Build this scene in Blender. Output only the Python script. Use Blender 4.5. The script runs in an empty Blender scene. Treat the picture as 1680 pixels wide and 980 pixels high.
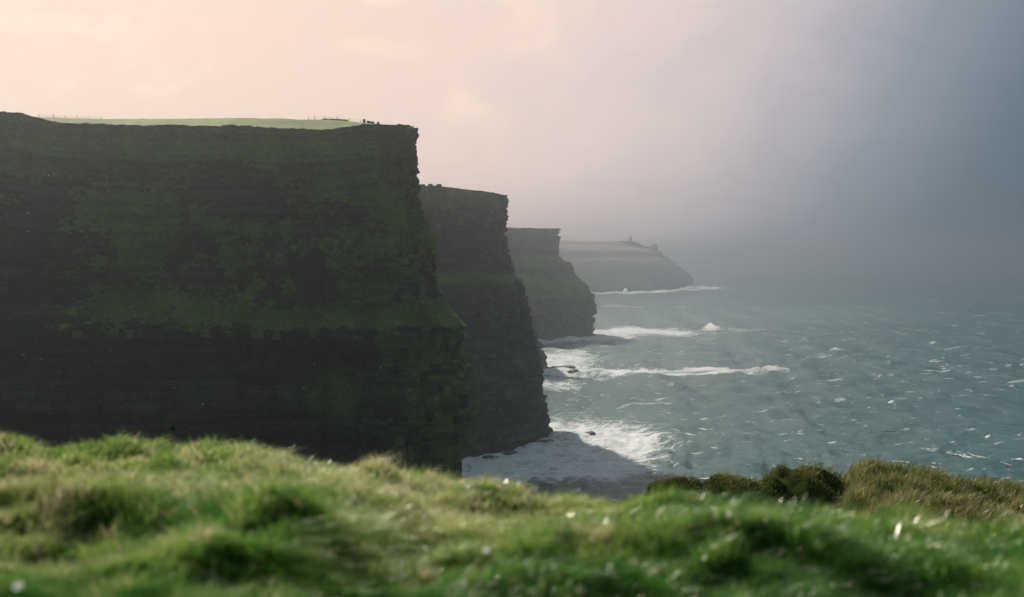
import bpy, math, random
import numpy as np
from mathutils import Vector
R = math.radians
C = bpy.context.scene.collection
S = bpy.context.scene
random.seed(7)
rng = np.random.default_rng(11)

# ------------------------------------------------------------------ camera
EYE = 150.0                       # metres above the sea
F = 1633.0                        # focal length in photo pixels (35 mm lens, 1680 px wide)
HZ = 425.0                        # photo row of the sea horizon
PITCH = math.atan((490 - HZ) / F)
cam = bpy.data.cameras.new('camera'); cam_o = bpy.data.objects.new('camera', cam); C.objects.link(cam_o)
cam.sensor_width = 36.0; cam.lens = 35.0
cam.clip_start = 0.05; cam.clip_end = 80000
cam_o.location = (0, 0, EYE)
cam_o.rotation_euler = (R(90) - PITCH, 0, 0)
cam.dof.use_dof = True; cam.dof.focus_distance = 500; cam.dof.aperture_fstop = 1.25
S.camera = cam_o

# ------------------------------------------------------------------ light, sky, exposure
SUN_AZ, SUN_EL = R(-36), R(41)    # azimuth from +Y towards +X
SKY_STRENGTH = 0.1
EXPOSURE = 1.0
sun = bpy.data.lights.new('sun', 'SUN'); sun_o = bpy.data.objects.new('sun', sun); C.objects.link(sun_o)
sun.energy = 4.4; sun.angle = R(2.0); sun.color = (1.0, 0.91, 0.80)
sun_dir = Vector((math.sin(SUN_AZ) * math.cos(SUN_EL), math.cos(SUN_AZ) * math.cos(SUN_EL), math.sin(SUN_EL)))
sun_o.rotation_euler = sun_dir.to_track_quat('Z', 'Y').to_euler()
sun_o.location = (-300, 300, 600)
S.view_settings.view_transform = 'Standard'; S.view_settings.look = 'None'
S.view_settings.exposure = EXPOSURE; S.view_settings.gamma = 1.0
S.view_settings.use_curve_mapping = False
S.render.engine = 'CYCLES'
S.cycles.use_denoising = True
S.cycles.max_bounces = 6; S.cycles.diffuse_bounces = 2; S.cycles.glossy_bounces = 2
S.cycles.transmission_bounces = 2; S.cycles.volume_bounces = 1; S.cycles.transparent_max_bounces = 4
S.cycles.caustics_reflective = False; S.cycles.caustics_refractive = False
S.cycles.sample_clamp_indirect = 4.0


class NT:
    """tiny node helper"""
    def __init__(s, tree):
        s.t = tree; s.n = tree.nodes; s.l = tree.links
    def add(s, typ, **kw):
        n = s.n.new(typ)
        for k, v in kw.items():
            setattr(n, k, v)
        return n
    def put(s, n, sock, v):
        i = n.inputs[sock]
        if hasattr(v, 'is_output'): s.l.new(v, i)
        elif isinstance(v, (tuple, list)) and len(v) == 3 and i.type == 'RGBA': i.default_value = (*v, 1)
        else: i.default_value = v
    def math(s, op, a, b=0.0, c=None, clamp=False):
        n = s.add('ShaderNodeMath', operation=op, use_clamp=clamp)
        s.put(n, 0, a); s.put(n, 1, b)
        if c is not None: s.put(n, 2, c)
        return n.outputs[0]
    def vmath(s, op, a, b=(0, 0, 0)):
        n = s.add('ShaderNodeVectorMath', operation=op)
        s.put(n, 0, a); s.put(n, 1, b)
        return n.outputs['Value'] if op == 'DOT_PRODUCT' else n.outputs[0]
    def mix(s, f, a, b, blend='MIX'):
        n = s.add('ShaderNodeMix', data_type='RGBA', blend_type=blend)
        s.put(n, 0, f); s.put(n, 6, a); s.put(n, 7, b)
        return n.outputs[2]
    def ramp(s, f, stops, interp='LINEAR'):
        n = s.add('ShaderNodeValToRGB'); r = n.color_ramp; r.interpolation = interp
        while len(r.elements) < len(stops): r.elements.new(0.5)
        for e, (p, c) in zip(r.elements, stops):
            e.position = p
            e.color = (c, c, c, 1) if not isinstance(c, (tuple, list)) else (*c, 1)
        s.put(n, 0, f)
        return n.outputs[0]
    def noise(s, vec, scale, detail=3.0, rough=0.55, dist=0.0, ntype='FBM'):
        n = s.add('ShaderNodeTexNoise', noise_dimensions='3D')
        s.put(n, 'Vector', vec); s.put(n, 'Scale', scale); s.put(n, 'Detail', detail)
        s.put(n, 'Roughness', rough); s.put(n, 'Distortion', dist)
        return n.outputs[0]
    def scale(s, vec, xyz):
        return s.vmath('MULTIPLY', vec, xyz)
    def maprange(s, v, a, b, c=0.0, d=1.0, smooth=True):
        n = s.add('ShaderNodeMapRange', interpolation_type='SMOOTHSTEP' if smooth else 'LINEAR')
        s.put(n, 0, v); s.put(n, 1, a); s.put(n, 2, b); s.put(n, 3, c); s.put(n, 4, d)
        return n.outputs[0]
    def attr(s, name, fac=True):
        n = s.add('ShaderNodeAttribute', attribute_name=name)
        return n.outputs['Fac'] if fac else n.outputs['Color']


world = bpy.data.worlds.new('World'); S.world = world; world.use_nodes = True
w = NT(world.node_tree); w.n.clear()
out = w.add('ShaderNodeOutputWorld'); bg = w.add('ShaderNodeBackground')
w.l.new(bg.outputs[0], out.inputs[0])
sky = w.add('ShaderNodeTexSky', sky_type='NISHITA'); sky.sun_disc = False
sky.sun_elevation = SUN_EL; sky.sun_rotation = SUN_AZ % (2 * math.pi)
sky.air_density = 1.5; sky.dust_density = 3.0
d = w.add('ShaderNodeTexCoord').outputs['Generated']
GAZ, GEL = R(-28), R(13)
G = (math.sin(GAZ) * math.cos(GEL), math.cos(GAZ) * math.cos(GEL), math.sin(GEL))
sep = w.add('ShaderNodeSeparateXYZ'); w.put(sep, 0, d)
t = w.vmath('DOT_PRODUCT', d, G)
t = w.math('ADD', t, w.math('MULTIPLY', w.math('SUBTRACT', sep.outputs[2], 0.1), 0.28))
c1 = w.noise(w.vmath('ADD', w.scale(d, (1, 1, 2.6)), (3.1, 1.7, .4)), 2.6, 5, 0.55, 0.6)
c2 = w.noise(w.scale(d, (1, 1, 1.8)), 7.0, 5, 0.6, 0.8)
t = w.math('ADD', t, w.math('MULTIPLY', w.math('SUBTRACT', c1, 0.5), 0.04))
t = w.math('ADD', t, w.math('MULTIPLY', w.math('SUBTRACT', c2, 0.5), w.maprange(t, 0.6, 0.95, 0.02, 0.17)))
u = w.math('MULTIPLY_ADD', t, 0.5, 0.5)
K = 0.50                                     # exposure +1 doubles these
col = w.ramp(u, [(0.0, (.17, .20, .235)), (0.55, (.13, .175, .22)), (0.755, (.062, .115, .168)), (0.80, (.122, .172, .222)),
                 (0.84, (.27, .295, .345)), (0.885, (.56, .51, .53)), (0.93, (.80, .65, .625)), (0.965, (.88, .685, .61)), (1.0, (.92, .69, .56))])
# brighter and yellower patches where the cloud is thin round the sun
thin = w.math('MULTIPLY', w.maprange(c2, 0.48, 0.72), w.maprange(t, 0.86, 1.0))
col = w.mix(w.math('MULTIPLY', thin, 0.55), col, (1.10, .90, .70))
col = w.mix(w.maprange(sep.outputs[2], 0.26, 0.85, 0.0, 0.85), col, (.29, .37, .41))     # paler cloud overhead
col = w.mix(1.0, col, (K / SKY_STRENGTH,) * 3, 'MULTIPLY')
final = w.mix(0.97, sky.outputs[0], col)    # heavy cloud cover over the clear sky
w.put(bg, 'Color', final); w.put(bg, 'Strength', SKY_STRENGTH)

HAZE_DENSITY = 2.8e-4
HAZE_ANISO = 0.9


# ------------------------------------------------------------------ helpers
def put(o, label=None, cat=None, group=None, kind=None, parent=None):
    if label: o['label'] = label
    if cat: o['category'] = cat
    if group: o['group'] = group
    if kind: o['kind'] = kind
    if parent is not None: o.parent = parent
    return o


def mesh_np(name, V, faces, mat, attrs=None, smooth=True):
    """faces: list of int arrays (n,3) or (n,4)"""
    me = bpy.data.meshes.new(name)
    V = np.ascontiguousarray(V, dtype=np.float32)
    me.vertices.add(len(V)); me.vertices.foreach_set('co', V.ravel())
    loops = np.concatenate([f.ravel() for f in faces]).astype(np.int32)
    sizes = np.concatenate([np.full(len(f), f.shape[1]) for f in faces]).astype(np.int32)
    starts = np.concatenate([[0], np.cumsum(sizes)[:-1]]).astype(np.int32)
    me.loops.add(len(loops)); me.loops.foreach_set('vertex_index', loops)
    me.polygons.add(len(sizes)); me.polygons.foreach_set('loop_start', starts)
    me.polygons.foreach_set('loop_total', sizes)
    me.polygons.foreach_set('use_smooth', np.full(len(sizes), smooth))
    me.update(calc_edges=True)
    for k, a in (attrs or {}).items():
        at = me.attributes.new(k, 'FLOAT', 'POINT'); at.data.foreach_set('value', np.ascontiguousarray(a, dtype=np.float32).ravel())
    if mat: me.materials.append(mat)
    return me


def link(name, me, loc=(0, 0, 0)):
    o = bpy.data.objects.new(name, me); C.objects.link(o); o.location = loc
    return o


def grid_faces(nr, nc, close=False):
    i = np.arange(nr - 1)[:, None]; j = np.arange(nc if close else nc - 1)[None, :]
    j2 = (j + 1) % nc
    return np.stack([i * nc + j, i * nc + j2, (i + 1) * nc + j2, (i + 1) * nc + j], -1).reshape(-1, 4)


def _h(*ints):
    h = np.zeros(np.broadcast(*ints).shape, dtype=np.uint32) + np.uint32(374761393)
    for k, a in enumerate(ints):
        h = (h ^ (np.asarray(a).astype(np.int64) & 0xffffffff).astype(np.uint32) * np.uint32([2654435761, 2246822519, 3266489917][k])) * np.uint32(668265263)
        h ^= h >> np.uint32(15)
    h *= np.uint32(2246822519); h ^= h >> np.uint32(13)
    return (h & np.uint32(0xffffff)).astype(np.float64) / 0xffffff


def vn(x, y, seed=0):
    """value noise 0..1"""
    x = np.asarray(x, float) + seed * 17.13; y = np.asarray(y, float) - seed * 9.71
    xi = np.floor(x); yi = np.floor(y); fx = x - xi; fy = y - yi
    fx = fx * fx * (3 - 2 * fx); fy = fy * fy * (3 - 2 * fy)
    a = _h(xi, yi); b = _h(xi + 1, yi); c = _h(xi, yi + 1); d_ = _h(xi + 1, yi + 1)
    return (a * (1 - fx) + b * fx) * (1 - fy) + (c * (1 - fx) + d_ * fx) * fy


def fbm(x, y, octv=4, seed=0, gain=0.5):
    s = 0; a = 1; n = 0
    for k in range(octv):
        s = s + a * vn(x * 2 ** k, y * 2 ** k, seed + k * 3); n += a; a *= gain
    return s / n * 2 - 1


def sstep(a, b, x):
    t_ = np.clip((x - a) / (b - a), 0, 1); return t_ * t_ * (3 - 2 * t_)


def ground_at(px, py, z=0.0):
    """point of the plane at height z that lies under a photo pixel"""
    D = (EYE - z) * F / (py - HZ)
    return (px - 840) / F * D, D


# ------------------------------------------------------------------ materials
def new_mat(name):
    m = bpy.data.materials.new(name); m.use_nodes = True
    n = NT(m.node_tree); n.n.clear()
    o = n.add('ShaderNodeOutputMaterial')
    return m, n, o


def principled(n, o, **kw):
    b = n.add('ShaderNodeBsdfPrincipled')
    for k, v in kw.items(): n.put(b, k.replace('_', ' '), v)
    n.l.new(b.outputs[0], o.inputs[0])
    return b


def mat_cliff():
    m, n, o = new_mat('cliff_rock_and_turf')
    p = n.add('ShaderNodeNewGeometry').outputs['Position']
    veg = n.attr('veg'); field = n.attr('field'); tone = n.attr('tone')
    strata = n.noise(n.scale(p, (0.06, 0.06, 1.0)), 0.5, 4, 0.6, 0.5)
    blot = n.noise(p, 0.05, 5, 0.6)
    fine = n.noise(n.scale(p, (1, 1, 1.6)), 0.45, 4, 0.65)
    bedv = n.math('MULTIPLY_ADD', n.attr('bed'), 0.75, n.math('MULTIPLY', n.maprange(strata, 0.35, 0.68), 0.25))
    rock = n.mix(bedv, (.009, .014, .014), (.070, .080, .060))
    vert = n.noise(n.scale(p, (1, 1, .12)), 0.22, 4, 0.6, 0.3)
    rock = n.mix(n.maprange(vert, 0.55, 0.75, 0.0, 0.6), rock, (.016, .022, .019))
    rock = n.mix(n.maprange(fine, 0.35, 0.75), n.mix(0.5, rock, (.02, .022, .02)), rock)
    rock = n.mix(n.math('MULTIPLY', tone, 0.75, clamp=True), rock, (.140, .150, .055))          # lichen on proud blocks
    turf = n.mix(n.maprange(blot, 0.35, 0.65), (.060, .125, .024), (.135, .205, .045))
    turf = n.mix(n.maprange(fine, 0.3, 0.75), n.mix(0.55, turf, (.02, .03, .012)), turf)
    fieldc = n.mix(n.noise(p, 0.12, 3), (.070, .120, .012), (.115, .150, .024))
    vf = n.math('ADD', veg, n.math('MULTIPLY', n.math('SUBTRACT', fine, 0.5), 1.5))
    vf = n.math('ADD', vf, n.math('MULTIPLY', n.math('SUBTRACT', blot, 0.5), 0.7))
    c = n.mix(n.maprange(vf, 0.40, 0.57), rock, turf)
    mossc = n.mix(fine, (.085, .150, .020), (.170, .235, .045))
    c = n.mix(field, c, n.mix(n.maprange(field, 0.78, 0.95), mossc, fieldc))
    bump = n.add('ShaderNodeBump'); n.put(bump, 'Strength', 0.9); n.put(bump, 'Distance', 1.8)
    n.put(bump, 'Height', n.math('ADD', fine, n.noise(p, 1.3, 3)))
    b = principled(n, o, Base_Color=c, Roughness=0.85, Specular_IOR_Level=0.25)
    n.l.new(bump.outputs[0], b.inputs['Normal'])
    return m


def mat_rock():
    m, n, o = new_mat('wet_shale')
    p = n.add('ShaderNodeNewGeometry').outputs['Position']
    a = n.noise(n.scale(p, (.3, .3, 1.5)), 0.8, 4, 0.6); g = n.noise(p, 0.25, 4)
    c = n.mix(a, (.030, .032, .030), (.095, .090, .075))
    c = n.mix(n.maprange(g, 0.45, 0.7), c, (.07, .085, .03))
    principled(n, o, Base_Color=c, Roughness=0.6)
    return m


def mat_simple(name, c1_, c2_, scale, rough=0.8):
    m, n, o = new_mat(name)
    p = n.add('ShaderNodeNewGeometry').outputs['Position']
    principled(n, o, Base_Color=n.mix(n.noise(p, scale, 4), c1_, c2_), Roughness=rough)
    return m


def mat_sea():
    m, n, o = new_mat('sea_water')
    p = n.add('ShaderNodeNewGeometry').outputs['Position']
    foam = n.attr('foam'); aer_sun = n.attr('aerated_sunlit'); far = n.attr('far')
    base = n.mix(n.noise(p, 0.004, 4), (.003, .040, .048), (.007, .062, .067))
    base = n.mix(aer_sun, base, (.038, .098, .094))
    # ripples
    ps = n.scale(p, (1, 1.0, 1))
    r1 = n.noise(n.scale(p, (0.7, 1.25, 1)), 0.15, 6, 0.66, 0.15); r2 = n.noise(n.scale(p, (0.8, 1.2, 1)), 0.5, 4, 0.6)
    bump = n.add('ShaderNodeBump'); n.put(bump, 'Strength', 1.0); n.put(bump, 'Distance', 4.5)
    n.put(bump, 'Height', n.math('ADD', r1, n.math('MULTIPLY', r2, 0.25)))
    water = n.add('ShaderNodeBsdfPrincipled')
    n.put(water, 'Base Color', base); n.put(water, 'Roughness', n.math('MULTIPLY_ADD', far, 0.15, 0.24))
    n.put(water, 'IOR', 1.33); n.l.new(bump.outputs[0], water.inputs['Normal'])
    # foam: lacy streaks where the attribute asks for it, small whitecaps everywhere
    wv = n.vmath('ADD', n.scale(p, (1.0, 1.25, 1)), n.scale(n.add('ShaderNodeTexNoise').outputs['Color'], (0, 0, 0)))
    lace = n.noise(wv, 0.035, 7, 0.68, 1.6)
    lace2 = n.noise(wv, 0.16, 5, 0.65, 1.2)
    lf = n.math('ADD', n.math('MULTIPLY', lace, 0.62), n.math('MULTIPLY', lace2, 0.38))
    fthr = n.math('SUBTRACT', 0.78, n.math('MULTIPLY', n.math('MINIMUM', foam, 1.1), 0.40))
    lf = n.math('ADD', lf, n.math('MULTIPLY', n.math('SUBTRACT', n.noise(p, 0.7, 4, 0.7), 0.5), 0.16))
    fm = n.maprange(n.math('SUBTRACT', lf, fthr), -0.01, 0.17)
    patch = n.noise(p, 0.006, 3, 0.5)
    cap = n.noise(n.scale(p, (0.6, 1.15, 1)), 0.085, 5, 0.66, 0.4)
    cthr = n.math('SUBTRACT', 0.675, n.math('MULTIPLY', patch, 0.09))
    cm = n.math('MULTIPLY', n.maprange(n.math('SUBTRACT', cap, cthr), 0.0, 0.05), 0.85)
    cap2 = n.noise(n.scale(p, (0.7, 1.0, 1)), 0.026, 6, 0.72, 0.5)
    cm2 = n.math('MULTIPLY', n.maprange(n.math('SUBTRACT', cap2, n.math('SUBTRACT', 0.645, n.math('MULTIPLY', patch, 0.06))), 0.0, 0.035), n.math('MULTIPLY_ADD', far, 0.5, 0.45))
    mask = n.math('MAXIMUM', n.math('MAXIMUM', fm, cm), cm2)
    fb = n.add('ShaderNodeBsdfDiffuse'); n.put(fb, 'Color', (.80, .81, .81))
    n.l.new(bump.outputs[0], fb.inputs['Normal'])
    ft = n.add('ShaderNodeBsdfTranslucent'); n.put(ft, 'Color', (.80, .81, .81))
    fx = n.add('ShaderNodeMixShader'); n.put(fx, 0, 0.25)
    n.l.new(fb.outputs[0], fx.inputs[1]); n.l.new(ft.outputs[0], fx.inputs[2])
    mx = n.add('ShaderNodeMixShader'); n.put(mx, 0, n.math('MULTIPLY', mask, 0.9))
    n.l.new(water.outputs[0], mx.inputs[1]); n.l.new(fx.outputs[0], mx.inputs[2])
    n.l.new(mx.outputs[0], o.inputs[0])
    return m


def mat_foam():
    m, n, o = new_mat('breaker_foam')
    p = n.add('ShaderNodeNewGeometry').outputs['Position']
    f = n.attr('foam')
    k = n.noise(p, 0.22, 5, 0.65, 0.6)
    f = n.maprange(n.math('ADD', f, n.math('MULTIPLY', n.math('SUBTRACT', k, 0.5), 1.6)), 0.35, 0.6)
    c = n.mix(f, (.014, .055, .058), (.70, .70, .69))
    bump = n.add('ShaderNodeBump'); n.put(bump, 'Strength', 0.8); n.put(bump, 'Distance', 1.5); n.put(bump, 'Height', k)
    b = n.add('ShaderNodeBsdfPrincipled'); n.put(b, 'Base Color', c); n.put(b, 'IOR', 1.33)
    n.put(b, 'Roughness', n.math('MULTIPLY_ADD', f, 0.65, 0.2))
    n.l.new(bump.outputs[0], b.inputs['Normal'])
    ft = n.add('ShaderNodeBsdfTranslucent'); n.put(ft, 'Color', (.9, .9, .9))
    mx = n.add('ShaderNodeMixShader'); n.put(mx, 0, n.math('MULTIPLY', f, 0.7))
    n.l.new(b.outputs[0], mx.inputs[1]); n.l.new(ft.outputs[0], mx.inputs[2]); n.l.new(mx.outputs[0], o.inputs[0])
    return m


GREENS = [(0.0, (.008, .055, .006)), (0.28, (.030, .165, .008)), (0.52, (.120, .275, .016)), (0.75, (.250, .310, .060)), (1.0, (.560, .500, .300))]
OLIVES = [(0.0, (.012, .026, .006)), (0.35, (.042, .068, .012)), (0.6, (.110, .138, .018)), (0.8, (.170, .150, .045)), (1.0, (.330, .260, .120))]


def mat_grass(name, trans=0.5, gloss=0.03, stops=GREENS):
    m, n, o = new_mat(name)
    hue = n.attr('hue'); tip = n.attr('tip')
    c = n.ramp(hue, stops)
    straw = n.math('MULTIPLY', tip, n.math('MULTIPLY_ADD', hue, 0.7, 0.0), clamp=True)
    c = n.mix(n.math('MULTIPLY', straw, 0.8), c, (.40, .38, .22))
    df = n.add('ShaderNodeBsdfDiffuse'); n.put(df, 'Color', c)
    tr = n.add('ShaderNodeBsdfTranslucent'); n.put(tr, 'Color', c)
    mx = n.add('ShaderNodeMixShader'); n.put(mx, 0, trans)
    n.l.new(df.outputs[0], mx.inputs[1]); n.l.new(tr.outputs[0], mx.inputs[2])
    gl = n.add('ShaderNodeBsdfGlossy'); n.put(gl, 'Roughness', 0.30); n.put(gl, 'Color', (.9, .9, .82))
    m2 = n.add('ShaderNodeMixShader'); n.put(m2, 0, n.math('MULTIPLY_ADD', n.attr('wet'), 0.13, gloss * .8))
    n.l.new(mx.outputs[0], m2.inputs[1]); n.l.new(gl.outputs[0], m2.inputs[2])
    n.l.new(m2.outputs[0], o.inputs[0])
    return m


M_FARLAND = mat_simple('sunlit_far_rock', (.12, .10, .09), (.19, .16, .14), .02)  # sunlight on the far slopes put into a paler rock colour
M_CLIFF = mat_cliff(); M_ROCK = mat_rock(); M_SEA = mat_sea(); M_FOAM = mat_foam()
M_GRASS = mat_grass('meadow_grass', 0.5, 0.032); M_LONG = mat_grass('cliff_edge_grass', 0.4, 0.02, OLIVES)
M_SOIL = mat_simple('turf_soil', (.010, .018, .006), (.030, .038, .014), 6.0)
for b_ in M_SOIL.node_tree.nodes:
    if b_.type == 'BSDF_PRINCIPLED': b_.inputs['Specular IOR Level'].default_value = 0.0
M_WOOD = mat_simple('weathered_wood', (.05, .042, .034), (.10, .085, .07), 3.0)
M_STONE = mat_simple('grey_flagstone', (.06, .055, .05), (.15, .13, .12), 0.8)
M_GULL = mat_simple('white_feathers', (.75, .75, .75), (.85, .85, .84), 4.0)
M_DARKGULL = mat_simple('grey_feathers', (.10, .10, .11), (.2, .2, .2), 4.0)
M_SHRUB = mat_grass('heath_leaves', 0.2, 0.02, OLIVES)


# ------------------------------------------------------------------ headlands
def smooth_plan(pts, it=4):
    P = np.array(pts, float)
    for _ in range(it):
        Q = np.empty((2 * len(P), 2)); Q[0] = P[0]; Q[-1] = P[-1]
        Q[1:-1:2] = .75 * P[:-1] + .25 * P[1:]; Q[2:-1:2] = .25 * P[:-1] + .75 * P[1:]
        P = Q
    return P


def headland(name, plan, profile, D, tip, rimz, spine, fine, step, rowstep, strata, macro, rise, seed, label, vegfn, blocky=1.8, fieldfn=None, lean=0.0, rimpy=None, warp=0.0, gully=0.0, mossfn=None):
    """plan: base outline (front, nose, back). profile: photo pixels (px,py) of the nose outline at depth D;
    tip: photo px of the farthest point. rimz: list of (x, dz) height changes of the rim"""
    P = smooth_plan(plan)
    seg = np.hypot(*np.diff(P, axis=0).T); L = np.concatenate([[0], np.cumsum(seg)])
    # variable spacing: fine where the camera sees it
    s = [0.0]
    while s[-1] < L[-1]:
        x = np.interp(s[-1], L, P[:, 0]); y = np.interp(s[-1], L, P[:, 1])
        s.append(s[-1] + (step if fine(x, y, s[-1]) else step * 8))
    s = np.array(s[:-1])
    X = np.interp(s, L, P[:, 0]); Y = np.interp(s, L, P[:, 1])
    ss = np.linspace(0, L[-1], 600)
    tx = np.gradient(np.interp(ss, L, P[:, 0])); ty = np.gradient(np.interp(ss, L, P[:, 1]))
    ker = np.ones(15) / 15
    tx = np.convolve(np.pad(tx, 7, 'edge'), ker, 'valid'); ty = np.convolve(np.pad(ty, 7, 'edge'), ker, 'valid')
    nx = np.interp(s, ss, ty); ny = np.interp(s, ss, -tx); nn = np.hypot(nx, ny); nx /= nn; ny /= nn
    prof = np.array(profile, float)
    pz = EYE - (prof[:, 1] - HZ) * D / F; po = (prof[:, 0] - tip) * D / F + (tip - np.max(840 + F * P[:, 0] / P[:, 1])) * D / F
    o_ = np.argsort(pz); pz = pz[o_]; po = po[o_]
    ztop = pz[-1]
    zr = np.concatenate([[-4.0], np.arange(0, ztop - rowstep * .5, rowstep), [ztop]])
    Z = np.repeat(zr[:, None], len(s), 1); U = np.repeat(s[None], len(zr), 0)
    flat = sstep(-.55, -.9, ny)[None]                            # faces the camera, away from the nose
    zsh = warp * flat * fbm(U / (9 * macro), Z / (40 * macro), 4, seed + 31) * sstep(0, .2, Z / ztop) * sstep(1, .85, Z / ztop)
    off = np.interp(Z + zsh, pz, po)
    off = off - gully * flat * (np.clip(.45 - np.abs(fbm(U / (5 * macro), Z / (30 * macro), 4, seed + 41)), 0, 1) - .25 + .5 * np.clip(.3 - np.abs(fbm(U / (1.6 * macro), Z / (12 * macro), 3, seed + 43)), 0, 1)) * sstep(1.0, .9, Z / ztop)
    slope = np.gradient(np.interp(zr, pz, po), zr)         # d off / dz, negative = leaning back
    sl = np.convolve(np.pad(-slope, 4, 'edge'), np.ones(9) / 9, 'valid')
    sl = np.interp(Z + zsh, zr, sl)
    # large bays and buttresses, gullies
    mac = fbm(U / (14 * macro), Z / (22 * macro), 4, seed)
    off = off + mac * macro * 1.25 * (.25 + .75 * flat) * (0.35 + 0.65 * sstep(0, 0.25, 1 - Z / ztop) + 0 * Z)
    off = off - lean * sstep(.80, 1.0, Z / ztop) ** 1.5 * sstep(-.1, -.8, ny)[None] * (1 + .5 * mac)
    # beds: hard and soft layers
    zw = Z + 1.6 * strata * fbm(U / (30 * strata), Z / 80, 3, seed + 5)
    gb = np.random.default_rng(seed + 100)
    bnd = np.cumsum(strata * gb.choice([.45, .6, .8, 1.0, 1.4, 2.2, 3.0], 700)) - 20
    lay = np.searchsorted(bnd, zw.ravel()).reshape(zw.shape)
    fr = (zw - bnd[lay - 1]) / (bnd[lay] - bnd[lay - 1]); lay = lay.astype(float)
    cw = strata * (1.2 + 2.6 * _h(lay, lay * 0 + seed))
    cell = np.floor((U + 40 * _h(lay, lay * 0 + 7)) / cw)
    rocky = 1 - sstep(0.35, 0.9, sl)
    bed = (_h(lay, lay * 0 + 3 + seed) - .5) * 1.0 + (fbm(U / 25, lay * 0.73, 2, seed + 9)) * 0.9
    off = off + strata * 0.30 * bed * rocky * blocky
    off = off + strata * 0.28 * (_h(lay, cell) - .5) * rocky * blocky
    off = off - strata * 0.20 * (sstep(0.78, 0.95, fr)) * (.4 + vn(U / (9 * strata), lay * 1.7, seed + 6)) * rocky * blocky
    big = np.floor(zw / (6.5 * strata)); bu = U / (9 * strata) + 7 * _h(big, big * 0 + 2)
    off = off + strata * 1.25 * sstep(.42, .58, vn(bu, big * 3.1, seed + 12)) * (sstep(0, .25, zw / (6.5 * strata) - big)) * rocky * blocky / 1.7
    off = off - strata * 1.3 * sstep(.72, .86, vn(U / (2.2 * strata), Z / (14 * strata), seed + 14)) * rocky * blocky / 1.7      # vertical cracks
    off = off + strata * 0.42 * fbm(U / strata, Z / strata, 3, seed + 21) + strata * .5 * fbm(U / (4 * strata), Z / (3 * strata), 3, seed + 23)
    tone = np.clip((_h(lay, cell + 31) - .72) * 3, 0, 1) * rocky
    dz = np.interp(X, [a for a, _ in rimz], [b for _, b in rimz])
    if rimpy:
        rx = X + nx * off[-1]; ry = Y + ny * off[-1]; rpx = 840 + rx / np.maximum(ry, 1) * F
        kn = np.argmax(np.where(Y < np.max(Y) * .97, rpx, -1e9))
        want = EYE + (HZ - np.interp(rpx, [a for a, _ in rimpy], [b for _, b in rimpy])) * ry / F - ztop
        want[kn:] = want[kn]; dz = np.convolve(np.pad(want, 6, 'edge'), np.ones(13) / 13, 'valid')
    dz = dz[None] * sstep(.55, 1., Z / ztop)
    Zf = Z + dz + 0.5 * fbm(U / 6, Z / 6, 3, seed + 2) * sstep(.93, 1., Z / ztop) + 0.45 * fbm(U / 1.5, Z / 9, 3, seed + 3) * sstep(.97, 1., Z / ztop)
    # keep the nose outline where the photograph has it
    for _ in range(2):
        Xe = X[None] + nx[None] * off; Ye = Y[None] + ny[None] * off
        have = np.max(np.where(Ye > D * .5, 840 + F * Xe / np.maximum(Ye, 1), -1e9), axis=1)
        err = (np.interp(zr, pz, np.array([prof[k, 0] for k in o_])) - have) * D / F
        off = off + np.convolve(np.pad(err, 6, 'edge'), np.ones(13) / 13, 'valid')[:, None]
    bedtone = np.clip(.5 + .9 * (_h(lay, lay * 0 + 51 + seed) - .5) + .55 * fbm(U / (6 * strata), lay * 1.31, 3, seed + 52) + .5 * (_h(lay, cell + 77) - .5), 0, 1) * (1 - .8 * sstep(.80, .97, fr))  # own tone per bed; crease shade at the joints painted in
    Xf = X[None] + nx[None] * off; Yf = Y[None] + ny[None] * off
    veg = vegfn(Xf, Yf, Zf, U, np.clip(sl, 0, 2), mac)
    # top: from the rim to the spine
    K_ = 36
    SP = np.array(spine, float)
    f = np.clip(np.linspace(0, 1, len(s)), 0, 1)
    # nearest point of the spine to each rim point
    sp = np.concatenate([np.linspace(SP[i], SP[i + 1], 60) for i in range(len(SP) - 1)])
    rim = np.stack([Xf[-1], Yf[-1]], 1)
    idx = np.array([np.argmin(((sp - q) ** 2).sum(1)) for q in rim])
    # keep order along the outline
    near = sp[idx]
    rs = np.stack([np.convolve(np.pad(rim[:, k], 30, 'edge'), np.ones(61) / 61, 'valid') for k in range(2)], 1)
    near = np.stack([np.convolve(np.pad(near[:, k], 30, 'edge'), np.ones(61) / 61, 'valid') for k in range(2)], 1)
    wv = (np.linspace(0, 1, K_ + 1)[1:]) ** 1.3
    ed = np.exp(-wv[:, None] * 60)
    Xt = (rs[:, 0] + (rim[:, 0] - rs[:, 0]) * ed) * (1 - wv[:, None]) + near[:, 0][None] * wv[:, None]
    Yt = (rs[:, 1] + (rim[:, 1] - rs[:, 1]) * ed) * (1 - wv[:, None]) + near[:, 1][None] * wv[:, None]
    zs = np.convolve(np.pad(Zf[-1], 30, 'edge'), np.ones(61) / 61, 'valid')
    Zt = (zs + (Zf[-1] - zs) * np.exp(-wv[:, None] * 60)) + rise(Xt, wv[:, None], near, zs) + 0.5 * fbm(Xt / 9, Yt / 9, 3, seed + 4) * np.minimum(1, wv[:, None] * 8)
    V = np.stack([np.concatenate([Xf, Xt]), np.concatenate([Yf, Yt]), np.concatenate([Zf, Zt])], -1)
    veg = np.concatenate([veg, np.ones_like(Xt)])
    if mossfn: tone = tone * (.35 + 1.2 * sstep(560, 690, project(np.stack([Xf, Yf, Zf], -1))[0]))
    tone = np.concatenate([tone, np.zeros_like(Xt)]); bedtone = np.concatenate([bedtone, .5 + 0 * Xt])
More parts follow.
